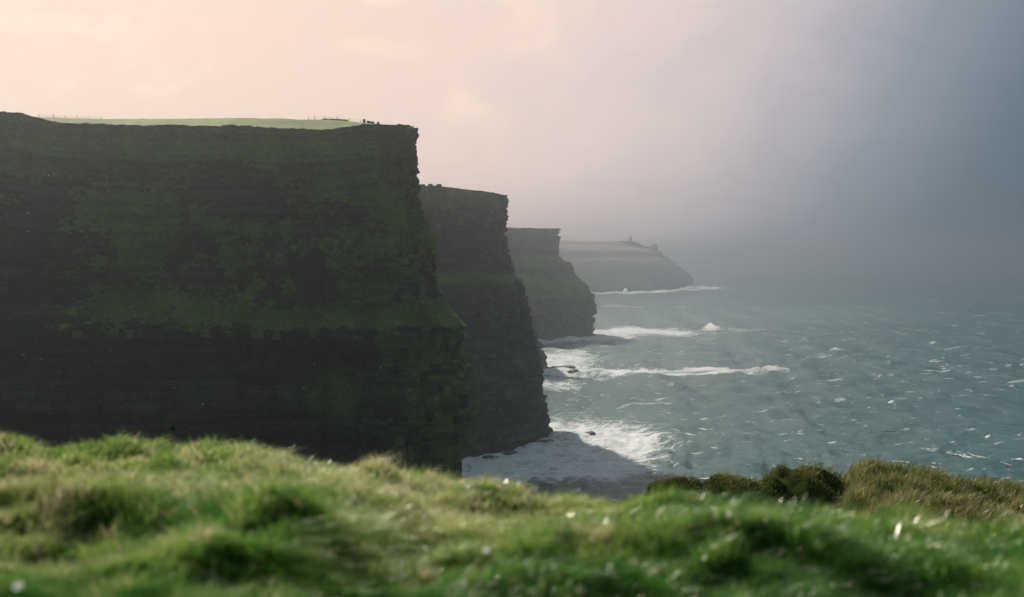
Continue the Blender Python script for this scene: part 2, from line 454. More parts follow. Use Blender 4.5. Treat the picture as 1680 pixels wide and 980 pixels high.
    fld = np.concatenate([mossfn(Xf, Yf, Zf, U) if mossfn else np.zeros_like(Xf), fieldfn(Xt, Yt, wv[:, None]) if fieldfn else np.zeros_like(Xt)])
    nr, nc = V.shape[:2]
    me = mesh_np(name, V.reshape(-1, 3), [grid_faces(nr, nc)], M_CLIFF, {'veg': veg, 'tone': tone, 'field': fld, 'bed': bedtone})
    ob = put(link(name, me), label, kind='structure', cat='cliff')
    return ob, V, (X, Y)


def project(V):
    y = np.maximum(V[..., 1], 0.01)
    return 840 + V[..., 0] / y * F, HZ + (EYE - V[..., 2]) / y * F


def veg1(X, Y, Z, U, sl, mac):
    px, py = project(np.stack([X, Y, Z], -1))
    n1 = fbm(U / 22, Z / 16, 4, 61)
    v = 0.42 + (0.12 + .26 * sstep(380, 560, px)) * sstep(.25, .8, sl) + .55 * fbm(U / 6, Z / 4, 4, 64) + 0.45 * n1
    v = v + 0.75 * sstep(310, 225, py)                                   # turf hangs over the rim
    v = v - 0.5 * sstep(60, 20, np.hypot((px - 380) / 1.6, (py - 305)))
    d1 = np.abs((px - 555) * 0.60 - (py - 292)) / 1.17                     # green ramp on the right
    v = v + 0.9 * sstep(34, 6, d1) * sstep(520, 570, px) * sstep(440, 400, py)
    v = v + 0.55 * sstep(16, 5, np.abs(py - 520 + 14 * fbm(U / 18, U * 0, 3, 66))) * sstep(340, 420, px)    # turf on the ledge
    v = v + 0.6 * sstep(80, 30, np.hypot((px - 230), (py - 365) / 1.0))
    v = v - 0.50 * sstep(535, 570, py + 25 * fbm(U / 15, Z / 30, 3, 67)) * sstep(640, 560, px) - 0.25 * sstep(535, 550, py)
    v = v - .35 * sstep(200, 60, px) * sstep(260, 380, py)
    return np.clip(v, 0, 1.3)


def veg2(X, Y, Z, U, sl, mac):
    n1 = fbm(U / 25, Z / 18, 4, 71)
    v = 0.16 + 0.7 * sstep(.25, .8, sl) + 0.4 * n1 + 0.8 * sstep(185, 200, Z) - 0.35 * sstep(70, 40, Z)
    return np.clip(v, 0, 1.2)


def veg3(X, Y, Z, U, sl, mac):
    n1 = fbm(U / 45, Z / 40, 4, 81)
    v = 0.15 + 0.9 * sstep(.2, .6, sl) + 0.35 * n1 + 0.6 * sstep(195, 212, Z) - 0.6 * sstep(65, 45, Z)
    return np.clip(v, 0, 1.2)


def moss1(X, Y, Z, U):
    px, py = project(np.stack([X, Y, Z], -1))
    n = fbm(U / 12, Z / 9, 4, 171)
    d1 = np.abs((px - 555) * 0.60 - (py - 292)) / 1.17
    a = .55 * sstep(36, 4, d1) * sstep(520, 570, px) * sstep(450, 400, py)
    a = a + .42 * sstep(560, 720, px) * sstep(480, 560, py) + .25 * sstep(330, 230, py) + .28 * sstep(120, 40, np.hypot(px - 240, py - 360))
    a = a + .35 * sstep(60, 20, np.hypot((px - 545), py - 650))
    return np.clip(a * (1.5 * n + .75), 0, .75)


PR1 = [(688, 212), (687, 222), (684, 240), (687, 275), (685, 290), (690, 300), (688, 325), (693, 345), (704, 372), (716, 395), (718, 405),
       (714, 430), (716, 455), (724, 490), (742, 510), (760, 530), (766, 536), (760, 556), (759, 575), (767, 590), (771, 615), (777, 650),
       (783, 680), (781, 697), (768, 712), (767, 735), (757, 745), (757, 775), (762, 850), (770, 1008)]
plan1 = [(-1000, 500), (-640, 555), (-420, 580), (-300, 588), (-180, 596), (-95, 603), (-48, 612), (-24, 632), (-22, 655), (-40, 690), (-90, 715),
         (-170, 745), (-400, 820), (-1000, 960)]
S1 = 0.655
plan1 = [(a * S1, b * S1) for a, b in plan1]
D1 = 642 * S1


def rise1(X, wv, near, rz):
    """the field climbs gently inland to a crest that shows above the rim"""
    px = 840 + near[:, 0] / near[:, 1] * F
    crest = EYE + (HZ - np.interp(px, [-300, 0, 90, 170, 300, 420, 520, 555, 585, 610], [194, 203, 202, 200, 197.5, 196.5, 198, 199.5, 202, 206])) * near[:, 1] / F
    return (crest - rz)[None] * (sstep(0.06, 1.0, wv) * .65 + .35 * wv)


cliff1, V1, B1 = headland('cliff', plan1, PR1, D1, 783,
    [(a * S1, b * S1) for a, b in [(-1000, 7), (-330, 8), (-300, 8), (-288, 5), (-272, 1.5), (-262, 0), (-150, -1.5), (-115, -1.5), (-98, 2.6), (-88, 2.6), (-76, .8), (-55, 0)]],
    [(a * S1, b * S1) for a, b in [(-1000, 740), (-300, 735), (-104, 690)]], lambda x, y, s_: (-330 * S1 < x and y < 690 * S1), 0.42, 0.46, 1.7, 6.0, rise1, 1,
    'huge dark green sea cliff filling the left, its nose dropping sheer to the water', veg1,
    blocky=1.7, lean=5.0, warp=9.0, gully=15.0, mossfn=moss1, rimpy=[(-200, 178), (0, 183), (30, 186), (50, 190), (75, 198), (95, 203), (200, 206), (300, 207), (400, 207.5), (480, 212), (540, 214), (580, 209), (608, 205), (625, 204), (645, 208), (662, 206), (675, 208), (688, 213)], fieldfn=lambda X, Y, wv: sstep(0.12, 0.2, wv) * sstep(-270 * S1, -170 * S1, X) * sstep(-98 * S1, -118 * S1, X))

PR2 = [(834, 320), (834, 332), (832, 345), (834, 352), (831, 372), (830, 385), (834, 405), (838, 425), (843, 450), (857, 461), (862, 475), (866, 495),
       (872, 518), (874, 540), (880, 560), (886, 590), (893, 625), (890, 640), (895, 655), (899, 680), (904, 705), (906, 720)]
plan2 = [(-500, 745), (-200, 742), (-110, 722), (-70, 715), (-42, 732), (-5, 778), (22, 808), (34, 832), (33, 858), (12, 890), (-60, 930), (-250, 985), (-500, 1010)]
cliff2, V2, B2 = headland('cliff', plan2, PR2, 830, 906, [(-500, 2), (-60, 3), (-40, 2.5), (0, 0), (60, 0)],
    [(-500, 880), (-120, 850), (-45, 838)], lambda x, y, s_: (-90 < x and y < 890), 0.8, 0.75, 2.6, 7.0,
    lambda X, wv, near, rz: 1.0 * wv ** .5 + 0 * X, 2, 'tall grey cliff second from the left, standing behind the near green cliff', veg2,
    rimpy=[(600, 307), (690, 306), (722, 304.5), (740, 307), (770, 311), (800, 314), (820, 317), (834, 321)])

PRB = [(840, 425), (868, 520), (880, 549), (889, 565), (896, 590), (901, 600), (905, 606)]
planB = [(-300, 1240), (-40, 1285), (30, 1325), (52, 1350), (54, 1368), (40, 1400), (-40, 1450), (-300, 1500)]
cliffB, VB, BB = headland('cliff', planB, PRB, 1361, 905, [(-300, 0), (60, 0)], [(-300, 1370), (-40, 1365)],
    lambda x, y, s_: (-20 < x), 2.0, 2.0, 4.0, 9.0, lambda X, wv, near, rz: 0 * X + 4 * wv, 5,
    'low dark rock foot peeping out behind the second cliff', veg2)

PR3 = [(917, 375), (919, 382), (918, 395), (916, 415), (923, 426), (937, 431), (941, 440), (945, 453), (960, 464), (974, 484), (979, 505), (979, 512),
       (975, 522), (974, 545), (979, 552)]
plan3 = [(-600, 1640), (-150, 1720), (0, 1790), (54, 1840), (105, 1885), (148, 1922), (167, 1958), (163, 2000), (110, 2060), (-100, 2130), (-600, 2260)]
cliff3, V3, B3 = headland('cliff', plan3, PR3, 1960, 979, [(-600, 4), (-20, 4), (20, 2), (60, -2), (75, 0), (200, 0)], [(-600, 1960), (20, 1985)],
    lambda x, y, s_: (-60 < x and y < 2050), 2.0, 1.9, 6.0, 16.0, lambda X, wv, near, rz: 0 * X + 1 * wv, 3,
    'misty third cliff with a green shoulder sloping to a steep dark foot', veg3, warp=14, gully=14)

PR4 = [(1020, 396), (1046, 397), (1056, 404), (1070, 408), (1081, 413), (1092, 422), (1103, 428), (1116, 438), (1127, 447), (1134, 453), (1138, 462), (1141, 472)]
plan4 = [(-1500, 4200), (100, 4340), (376, 4460), (600, 4680), (850, 5000), (945, 5150), (962, 5225), (940, 5330), (750, 5560), (200, 5800), (-1500, 6000)]
cliff4, V4, B4 = headland('cliff', plan4, PR4, 5212, 1141, [(-1500, 0), (1000, 0)], [(-1500, 5150), (560, 5230)],
    lambda x, y, s_: (100 < x), 7.0, 5.0, 13.0, 26.0, lambda X, wv, near, rz: 0 * X + 2 * wv, 4,
    'pale far headland fading into the haze, a small tower on its top', veg3, blocky=1.2)

# ------------------------------------------------------------------ sea
def sea():
    az = np.concatenate([np.linspace(-180, -34, 40)[:-1], np.linspace(-34, -6, 60)[:-1], np.degrees(np.arctan(np.linspace(math.tan(R(-6)), math.tan(R(33)), 520)))[:-1], np.linspace(33, 180, 40)[:-1]])
    e = np.linspace(150 / 330, 150 / 40000, 500)
    r = np.concatenate([[30, 120, 220], 150 / e])
    A, Rr = np.meshgrid(np.radians(az), r)
    ca = np.maximum(np.cos(A), 0.5)
    rr = Rr / np.where(np.cos(A) > 0.5, np.cos(A), 1.0)          # rows follow the picture rows in front
    X = rr * np.sin(A); Y = rr * np.cos(A)
    pitch = np.gradient(r)[:, None]
    Z = np.zeros_like(X)
    g = np.random.default_rng(3)
    for k in range(46):
        lam = 9 * (14 ** (k / 45.0))
        th = R(200) + g.normal(0, 0.55)                      # wind sea running in from the south-west
        amp = 0.0085 * lam ** 0.92
        kx, ky = math.cos(th) * 2 * math.pi / lam, math.sin(th) * 2 * math.pi / lam
        att = np.clip((lam / (pitch * abs(math.sin(th)) + 1.5) - 2) / 4, 0, 1)
        ph = kx * X + ky * Y + g.uniform(0, 6.28)
        grp = 0.5 + vn(X / (lam * 4), Y / (lam * 4), k)
        Z += amp * att * grp * (np.sin(ph) + 0.25 * np.cos(2 * ph))
    Z *= 1.25
    # foam near the rocks
    coast = np.concatenate([np.stack(b, 1) for b in (B1, B2, BB, B3, B4)])[::4]
    foam = np.zeros_like(X); aer_sun = np.zeros_like(X)
    sel = (Rr > 300) & (Rr < 9000) & (np.abs(np.degrees(A)) < 40)
    pts = np.stack([X[sel], Y[sel]], 1); dist = np.full(len(pts), 1e9)
    for i in range(0, len(coast), 60):
        c = coast[i:i + 60]
        for q in range(0, len(pts), 60000):
            dd = np.sqrt(((pts[q:q + 60000, None] - c[None]) ** 2).sum(-1)).min(1)
            dist[q:q + 60000] = np.minimum(dist[q:q + 60000], dd)
    far_s = np.clip(pts[:, 1] / 900, 1, 3)
    f = 1.15 * np.exp(-dist / (14 * far_s)) + 0.62 * np.exp(-dist / (55 * far_s)) + 0.22 * np.exp(-dist / 320)
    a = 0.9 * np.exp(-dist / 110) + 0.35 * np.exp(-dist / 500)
    px, py = project(np.stack([pts[:, 0], pts[:, 1], 0 * dist], -1))
    wob = 10 * fbm(pts[:, 0] / 90, pts[:, 1] / 120, 3, 5)

    def blob(cx, cy, rx, ry, amt):
        return amt * np.exp(-(((px - cx) / rx) ** 2 + ((py + wob * 0.35 - cy) / ry) ** 2))
    for b in [(960, 725, 85, 24, .75), (850, 765, 80, 20, .5), (930, 650, 70, 30, .35), (890, 775, 150, 30, .4), (1020, 770, 110, 30, .38), (1060, 720, 120, 30, .2), (900, 772, 130, 26, .45), (1020, 735, 110, 30, .35), (925, 585, 75, 18, .8), (905, 632, 50, 12, .5), (1000, 690, 120, 40, .22),
              (1040, 542, 80, 6, .95), (990, 552, 50, 8, .5), (1130, 548, 70, 7, .55), (1225, 543, 50, 4, .6), (1090, 612, 90, 6, .9), (1200, 610, 80, 6, .8), (1020, 617, 60, 6, .5), (1290, 609, 45, 3, .5),
              (1010, 503, 45, 3.5, .7), (1000, 497, 30, 2, .5), (1122, 503, 14, 1.5, .8), (1060, 478, 60, 2, 1.0), (1150, 473, 34, 2.4, 1.0), (1030, 480, 14, 2, 1), (1000, 481, 30, 1.4, .7),
              (1100, 580, 140, 18, .16), (1180, 655, 100, 30, .12), (1050, 660, 60, 14, .2), (1330, 700, 100, 30, .05), (1560, 580, 70, 5, .16), (1600, 748, 60, 6, .25), (1455, 704, 30, 3, .4), (1410, 634, 22, 2.5, .5), (1392, 574, 30, 2.5, .4)]:
        f = f + blob(*b)
    a = a + np.clip(blob(1060, 560, 300, 70, .35) + blob(1250, 515, 340, 18, .9), 0, 1)  # second blob: sunlit band on the sea, painted as paler water
    foam[sel] = np.clip(f, 0, 1.5); aer_sun[sel] = np.clip(a, 0, 1)
    fz = np.clip(foam, 0, 1)
    Z = Z + fz * 0.5 * fbm(X / 7, Y / 9, 3, 40) * np.clip(1500 / np.maximum(Rr, 1) - .3, 0, 1)
    V = np.stack([X, Y, Z], -1)
    V[0, :, 2] = 0
    nr, nc = X.shape
    me = mesh_np('sea', V.reshape(-1, 3), [grid_faces(nr, nc, True)[:, ::-1]], M_SEA, {'foam': foam, 'aerated_sunlit': aer_sun, 'far': sstep(1500, 9000, Rr)})
    put(link('sea', me), 'choppy grey green sea with streaks of white foam along the cliffs', kind='structure', cat='sea')


sea()


# ------------------------------------------------------------------ breaking waves, splash, reefs
def breaker(p0, p1, peaks, width, label, crest_only=False, n=140, m=22, seed=0, name='breaking_wave', cat='wave', lean=.35):
    """ridge of water from photo pixel p0 to p1 on the sea; peaks: (t, height m, spread)"""
    a = np.array(ground_at(*p0)); b = np.array(ground_at(*p1))
    L = np.hypot(*(b - a)); ax = (b - a) / L; nrm = np.array([-ax[1], ax[0]])
    if nrm[1] > 0: nrm = -nrm                                   # towards the camera
    mid = (a + b) / 2
    T, W = np.meshgrid(np.linspace(0, 1, n), np.linspace(-1, 1, m))
    env = np.clip(np.minimum(T / .12, (1 - T) / .12), 0, 1) ** .7
    H = sum(h * np.exp(-((T - t0) / s_) ** 2) for t0, h, s_ in peaks) * env
    H = H * (0.75 + 0.35 * fbm(T * L / 9, W * 0 + 1, 3, seed))
    sec = np.where(W > 0, np.clip(1 - np.abs(W) ** 1.4, 0, 1), np.clip(1 - np.abs(W), 0, 1) ** 1.8)
    Z = H * sec * (1 + .35 * fbm(T * L / 5, W * width / 4, 3, seed + 3)) - 0.6 * (np.abs(W) > .9) - .3
    bend = (0.08 * width * 6 * fbm(T * 3, T * 0, 2, seed + 5)) * (1.5 if crest_only else 1)
    off = W * width * (0.7 + 0.5 * fbm(T * L / 20, W * 0, 2, seed + 8)) + bend + lean * H * sec
    X = ax[0] * T * L + nrm[0] * off; Y = ax[1] * T * L + nrm[1] * off
    loc = (mid[0], mid[1], 0)
    X += a[0] - mid[0]; Y += a[1] - mid[1]
    if crest_only: fo = np.exp(-((W - .02 - .25 * fbm(T * L / 9, W * 0, 2, seed + 4)) / .16) ** 2) * (0.05 + 1.0 * vn(T * L / 6, W * 0, seed)) + 0.40 * sstep(.0, .6, W) * vn(T * L / 5, W * 3, seed + 2) * (W > 0)
    else: fo = np.clip(1.15 - 0.7 * np.abs(W) ** 2.5, 0, 1) * np.clip(env * 1.5, 0, 1)
    me = mesh_np(name, np.stack([X, Y, Z], -1).reshape(-1, 3), [grid_faces(m, n)], M_FOAM, {'foam': fo})
    return put(link(name, me, loc), label, cat, 'waves breaking on the sea')


breaker((1095, 545), (1276, 541.5), [(.38, 11, .07), (.42, 6, .2), (.75, 4, .3)], 12, 'white breaking wave with a round hump, off the third cliff', seed=1)
breaker((1035, 613), (1322, 608.5), [(.35, 3.0, .3), (.78, 6.5, .10), (.75, 3.5, .3)], 11, 'longest white breaker, a broad band rising to a peak at its right end', seed=2)
breaker((1359, 575.5), (1394, 574.5), [(.3, 6, .25), (.5, 3, .3)], 7, 'short lone white breaker far out in open water', seed=3, n=60)
breaker((1522, 731), (1668, 765), [(.5, 2.6, .5)], 9, 'long thin dark wave with a lacy white crest above the grass mound', True, seed=4, n=200)
breaker((1395, 705), (1480, 709), [(.4, 1.3, .4)], 4, 'low narrow whitecap left of the lacy wave', True, seed=5, n=90)
breaker((983, 503), (1062, 505), [(.3, 5, .3), (.5, 4, .5)], 16, 'flat white surf line right of the third cliff foot', seed=6, n=80)
breaker((1100, 504), (1140, 503.5), [(.5, 4, .3)], 10, 'small white breaker between the third cliff and the open sea', seed=8, n=50)
breaker((1102, 476), (1172, 472), [(.35, 14, .12), (.45, 6, .4)], 45, 'white surf breaking round the tip of the far headland', seed=7, n=70)


def splash(px, py, h, w_, label, seed):
    x, y = ground_at(px, py)
    n, m = 40, 16
    A, T = np.meshgrid(np.linspace(0, 2 * math.pi, n, endpoint=False), np.linspace(0, 1, m))
    spike = 0.35 + 0.9 * vn(A * 2.2, A * 0, seed) ** 1.5
    rad = w_ * (1 - T ** 1.3) * (0.8 + .5 * vn(A * 2, T * 4, seed + 1))
    Z = h * T * (spike * (1 - T) + .9 * T) - 1
    V = np.stack([rad * np.cos(A), rad * np.sin(A) * .5, Z], -1)
    me = mesh_np('splash', V.reshape(-1, 3), [grid_faces(m, n, True)], M_FOAM, {'foam': np.ones(n * m)})
    put(link('splash', me, (x, y, 0)), label, 'splash')


splash(1026, 480, 26, 14, 'white burst of spray at the foot of the far headland', 2)


def reef(px0, px1, py, h, depth, label, seed, name='rock_shelf'):
    x0, y0 = ground_at(px0, py); x1, _ = ground_at(px1, py)
    n, m = 46, 18
    A, T = np.meshgrid(np.linspace(0, 2 * math.pi, n, endpoint=False), np.linspace(0, 1, m))
    lx = (x1 - x0) / 2
    prof = np.interp(T, [0, .25, .3, .5, .55, .8, 1], [1.05, 1.0, .93, .9, .8, .76, 0])
    hz = np.interp(T, [0, .25, .3, .5, .55, .8, 1], [-1.5, .3, .35, .65, .7, 1, .98]) * h
    ra = 0.75 + .5 * vn(np.cos(A) * 2.3 + 5, np.sin(A) * 2.3, seed)
    X = np.cos(A) * np.abs(np.cos(A)) ** -.3 * lx * prof * ra; Y = np.sin(A) * depth * prof * ra
    Z = hz * (0.45 + .9 * vn(X / (lx * .5), Y / depth * 1.5, seed + 2))
    V = np.stack([X, Y, Z], -1).reshape(-1, 3)
    V = np.nan_to_num(V)
    me = mesh_np(name, V, [grid_faces(m, n, True)], M_ROCK, smooth=False)
    return put(link(name, me, ((x0 + x1) / 2, y0, 0)), label, 'rocks', 'low rock shelves awash at the cliff feet')


reef(905, 944, 715.5, 2.2, 4.5, 'low dark rock shelf running out from the second cliff nose into white foam', 1)
reef(943, 978, 714, 1.9, 3.5, 'outermost flat rock beyond the shelf off the second cliff nose', 2)
reef(868, 912, 728.5, 2.4, 4.5, 'dark rock ledge right under the nose of the second cliff', 3)
reef(822, 851, 749.5, 3.2, 5, 'dark boulder shelf in the surf halfway along the second cliff foot', 4)
reef(788, 818, 756.5, 2.6, 5, 'rock shelf closest to the near green cliff, awash in surf', 5)
reef(903, 947, 605.5, 4, 8, 'long thin reef off the dark foot behind the second cliff', 6)
reef(932, 951, 610, 2.8, 6, 'smaller reef just below the long thin one', 7)


# ------------------------------------------------------------------ things on the near cliff
px1, py1 = project(V1)
def skyline(px, lo=None, hi=None):
    """topmost cliff vertex seen at a photo column"""
    m_ = (np.abs(px1 - px) < 3.0) & (V1[..., 1] < 745 * S1)
    k = np.argmin(np.where(m_, py1, 1e9)); return V1.reshape(-1, 3)[k]


def box_bm(sx, sy, sz, jit=0.0, seed=0, bevel=0.0):
    import bmesh
    bm = bmesh.new(); bmesh.ops.create_cube(bm, size=1.0)
    g = random.Random(seed)
    for v in bm.verts:
        v.co.x *= sx; v.co.y *= sy; v.co.z = (v.co.z + .5) * sz
        v.co += Vector((g.uniform(-1, 1) * jit * sx, g.uniform(-1, 1) * jit * sy, g.uniform(-1, 1) * jit * sz * .6))
    if bevel: bmesh.ops.bevel(bm, geom=bm.edges[:], offset=bevel, segments=1, affect='EDGES')
    return bm


def bm_mesh(name, bm, mat):
    me = bpy.data.meshes.new(name); bm.to_mesh(me); bm.free(); me.materials.append(mat); return me


def tube(name, pts, r, mat, k=5):
    P = np.array(pts, float); V = []
    for p in P:
        for j in range(k):
            a = 2 * math.pi * j / k; V.append((p[0], p[1] + r * math.cos(a), p[2] + r * math.sin(a)))
    return mesh_np(name, np.array(V), [grid_faces(len(P), k, True)], mat)


def post_mesh(h, r):
    k = 7; V = []
    for z, rr in ((-.6, r), (h * .5, r * .95), (h * .95, r * .85), (h, r * .4)):
        for j in range(k):
            a = 2 * math.pi * j / k; V.append((rr * math.cos(a), rr * math.sin(a), z))
    V = np.array(V)
    return mesh_np('post', V, [grid_faces(4, k, True), np.array([[21 + j, 21 + (j + 1) % 7, 27] for j in range(1, 5)])], M_WOOD)


def fence(cols, label, h, name='fence'):
    pts = [Vector(skyline(c)) for c in cols]
    root = bpy.data.objects.new(name, None); C.objects.link(root); root.location = pts[0]
    put(root, label, 'fence')
    me = post_mesh(1.0, .12)
    for k, p in enumerate(pts):
        o = bpy.data.objects.new('post', me); C.objects.link(o); o.parent = root
        o.location = p - pts[0]; o.scale = (1, 1, h[k % len(h)]); o.rotation_euler = (0, R([3, -4, 6, 2][k % 4]), 0)
    for zz in (.55, .95):
        wm = tube('wire', [tuple(p - pts[0] + Vector((0, 0, zz * min(h)))) for p in pts], .025, M_WOOD)
        o = bpy.data.objects.new('wire', wm); C.objects.link(o); o.parent = root
    return root


fence([70, 91, 113, 131, 152, 173], 'wooden post fence on the left skyline beside the grassy hump', [1.2, 1.7, 1.1, 1.3, .8, .8])
fence([505, 521, 537, 557, 578, 597], 'wooden post fence on the skyline right of the bright field', [1.2, 1.6, 1.5, 1.8, 1.5, 1.5])


def wall(c0, c1, label, hts, stone_w, seed, name='stone_wall', V=None):
    """broken wall of upright flagstones along the skyline; each flag a part"""
    p0 = Vector(skyline(c0)); p1 = Vector(skyline(c1))
    root = bpy.data.objects.new(name, None); C.objects.link(root); root.location = p0
    put(root, label, 'wall')
    g = random.Random(seed)
    meshes = [bm_mesh('flagstone', box_bm(1, .35, 1, .10, s_), M_STONE) for s_ in range(4)]
    L = (p1 - p0).length; n = int(L / stone_w)
    for k in range(n):
        f = (k + .5) / n
        c = c0 + (c1 - c0) * f
        p = Vector(skyline(c)) - p0
        hh = np.interp(f, [a for a, _ in hts], [b for _, b in hts]) * g.uniform(.75, 1.15)
        o = bpy.data.objects.new('flagstone', meshes[k % 4]); C.objects.link(o); o.parent = root
        o.location = p + Vector((0, 0, -.7)); o.scale = (stone_w * g.uniform(.92, 1.0), 1.2, hh + .7); o.rotation_euler = (0, R(g.uniform(-4, 4)), R(g.uniform(-6, 6)))
    return root


wall(532, 576, 'low dark field wall on the skyline under the fence posts', [(0, .3), (.3, .6), (.7, .6), (1, .4)], 1.1, 1)
wall(607, 626, 'pale flagstone wall running right from the square pillar', [(0, .8), (.7, .7), (1, .4)], .8, 2)
# square stone pillar
pp = Vector(skyline(602))
root = bpy.data.objects.new('stone_pillar', None); C.objects.link(root); root.location = pp
put(root, 'square stone pillar standing highest on the cliff top skyline', 'pillar')
for nm, sx, z0, h in (('shaft', 1.05, -.8, 2.2), ('cap', 1.25, 1.4, .2)):
    o = link(nm, bm_mesh(nm, box_bm(sx, sx, h, .04, 3, .12), M_STONE), (0, 0, z0)); o.parent = root

# courses of square blocks along the ledge and the nose
flat1 = V1.reshape(-1, 3); fx1, fy1 = px1.ravel(), py1.ravel()
front = (flat1[:, 1] < 690 * S1)
FI = np.where(front)[0]


def on_face(px, py):
    k = FI[np.argmin((fx1[FI] - px) ** 2 + (fy1[FI] - py) ** 2 + 0 * FI)]
    return Vector(flat1[k])


M_LICHEN = mat_simple('lichen_covered_stone', (.030, .036, .022), (.115, .120, .050), 0.35)
bvar = [bm_mesh('rock_block', box_bm(1, 1, 1, .12, 20 + k, .10), M_LICHEN if k % 2 else M_CLIFF) for k in range(5)]
g = random.Random(5)
def block(px, py, wpx, hpx, depth=3.0):
    p = on_face(px, py); q = p.y / F
    o = bpy.data.objects.new('rock_block', bvar[g.randrange(5)]); C.objects.link(o); o.parent = cliff1
    o.location = (p.x, p.y + depth * .1, p.z - hpx * q * .5); depth *= S1; o.scale = (wpx * q, depth, hpx * q)
    o.rotation_euler = (R(g.uniform(-3, 3)), R(g.uniform(-2, 2)), R(g.uniform(-14, 14)) + (R(35) if px > 735 else 0))


x = 372
while x < 752:
    w_ = g.choice([9, 12, 15, 19, 24])
    if g.random() < .8: block(x + w_ / 2, 549 - 4 * (x > 620) + g.uniform(-1, 1), w_ * .94, g.uniform(15, 21), g.uniform(2.2, 3.6))
    x += w_ + g.uniform(.5, 3)
for x_ in range(20, 372, 21):
    if g.random() < .6: block(x_, 553 - x_ * .02 + g.uniform(-2, 2), g.uniform(11, 18), g.uniform(12, 20), 2.6)
for px, py, w_, h in [(668, 575, 22, 9), (700, 580, 16, 12), (672, 594, 15, 8), (716, 592, 18, 16), (690, 605, 10, 20), (730, 572, 12, 10), (694, 625, 9, 22),
                      (720, 640, 14, 14), (742, 650, 14, 20), (760, 660, 14, 24), (735, 672, 13, 18), (705, 690, 16, 22), (690, 675, 12, 18), (752, 690, 18, 14),
                      (728, 720, 14, 18), (745, 722, 12, 20), (760, 712, 10, 14), (735, 745, 16, 18), (752, 748, 12, 18), (660, 690, 14, 18), (676, 712, 16, 20),
                      (655, 725, 14, 18), (700, 735, 12, 22), (640, 745, 14, 16), (664, 748, 12, 18)]:
    block(px, py, w_, h, 2.6)

# ------------------------------------------------------------------ tower and crags on the far headland, stones on the second cliff
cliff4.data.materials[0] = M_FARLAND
px4, py4 = project(V4)
def sky4(px):
    m_ = (np.abs(px4 - px) < 2.2); k = np.argmin(np.where(m_, py4, 1e9)); return Vector(V4.reshape(-1, 3)[k])


def lathe(name, prof, k, mat, seed=0, jit=0.0):
    V = []
    g_ = random.Random(seed)
    for r_, z in prof:
        for j in range(k):
            a = 2 * math.pi * (j + .5) / k; q = 1 + g_.uniform(-jit, jit); V.append((r_ * q * math.cos(a), r_ * q * math.sin(a), z))
    n = len(prof); F_ = [grid_faces(n, k, True)]
    V.append((0, 0, prof[-1][1])); c = len(V) - 1
    F_.append(np.array([[(n - 1) * k + j, (n - 1) * k + (j + 1) % k, c] for j in range(k)]))
    return mesh_np(name, np.array(V), F_, mat, smooth=False)


p = sky4(1032)
root = bpy.data.objects.new('watchtower', None); C.objects.link(root); root.location = p
put(root, 'small square ruined watchtower alone on the far headland skyline', 'tower')
o = link('wall', lathe('wall', [(9, -4), (8.4, 12), (8.2, 20), (9.6, 21), (9.8, 25), (8, 25.2), (7.5, 22)], 4, M_STONE)); o.parent = root
for dx in (-5.5, 5.5):
    o = link('broken_parapet', bm_mesh('broken_parapet', box_bm(2.6, 6, 3.5, .15, 4), M_STONE), (dx, 0, 24)); o.parent = root


def crag(px, py_top, wpx, label, seed, steep=0.8):
    p = sky4(px); q = p.y / F
    h = (EYE - (py_top - HZ) * q) - p.z; w_ = wpx * q / 2
    n, m = 26, 14
    A, T = np.meshgrid(np.linspace(0, 2 * math.pi, n, endpoint=False), np.linspace(0, 1, m))
    rad = w_ * np.interp(T, [0, .2, .6, .85, 1], [1.25, 1.05, 1.0 * steep + .1, .75 * steep, 0]) * (0.8 + .4 * vn(np.cos(A) * 1.7 + 9, T * 4 + np.sin(A) * 1.7, seed))
    Z = -h * .5 + T * h * 1.5 * (0.9 + .15 * vn(np.cos(A) * 2, np.sin(A) * 2, seed + 1))
    me = mesh_np('crag', np.stack([rad * np.cos(A), rad * np.sin(A), Z], -1).reshape(-1, 3), [grid_faces(m, n, True)], M_ROCK, smooth=False)
    put(link('crag', me, p), label, 'rock', 'crags on the far headland')


crag(1075, 398, 11, 'tall blocky crag on the slope of the far headland', 1, 1.05)
crag(1063, 403, 9, 'rounded crag left of the tall blocky one on the far headland', 2)
crag(1086, 411, 5, 'small crag just below the tall blocky one on the far headland', 3)
crag(1095, 417, 3, 'tiny lowest crag down the slope of the far headland', 4)

px2, py2 = project(V2)
def sky2(px):
    m_ = (np.abs(px2 - px) < 2.0) & (V2[..., 1] < 870); k = np.argmin(np.where(m_, py2, 1e9)); return Vector(V2.reshape(-1, 3)[k])


for px, wpx, lab in ((694, 10, 'flat stone on the second cliff skyline, touching the near cliff'), (708, 8, 'flat stone between two others on the second cliff skyline'),
                     (719, 8, 'rightmost flat stone on the second cliff skyline')):
    p = sky2(px); q = p.y / F
    o = link('stone', bm_mesh('stone', box_bm(wpx * q, 2, 2.2, .12, int(px), .15), M_ROCK), p + Vector((0, 0, -.9)))
    put(o, lab, 'stone', 'stones on the second cliff top')


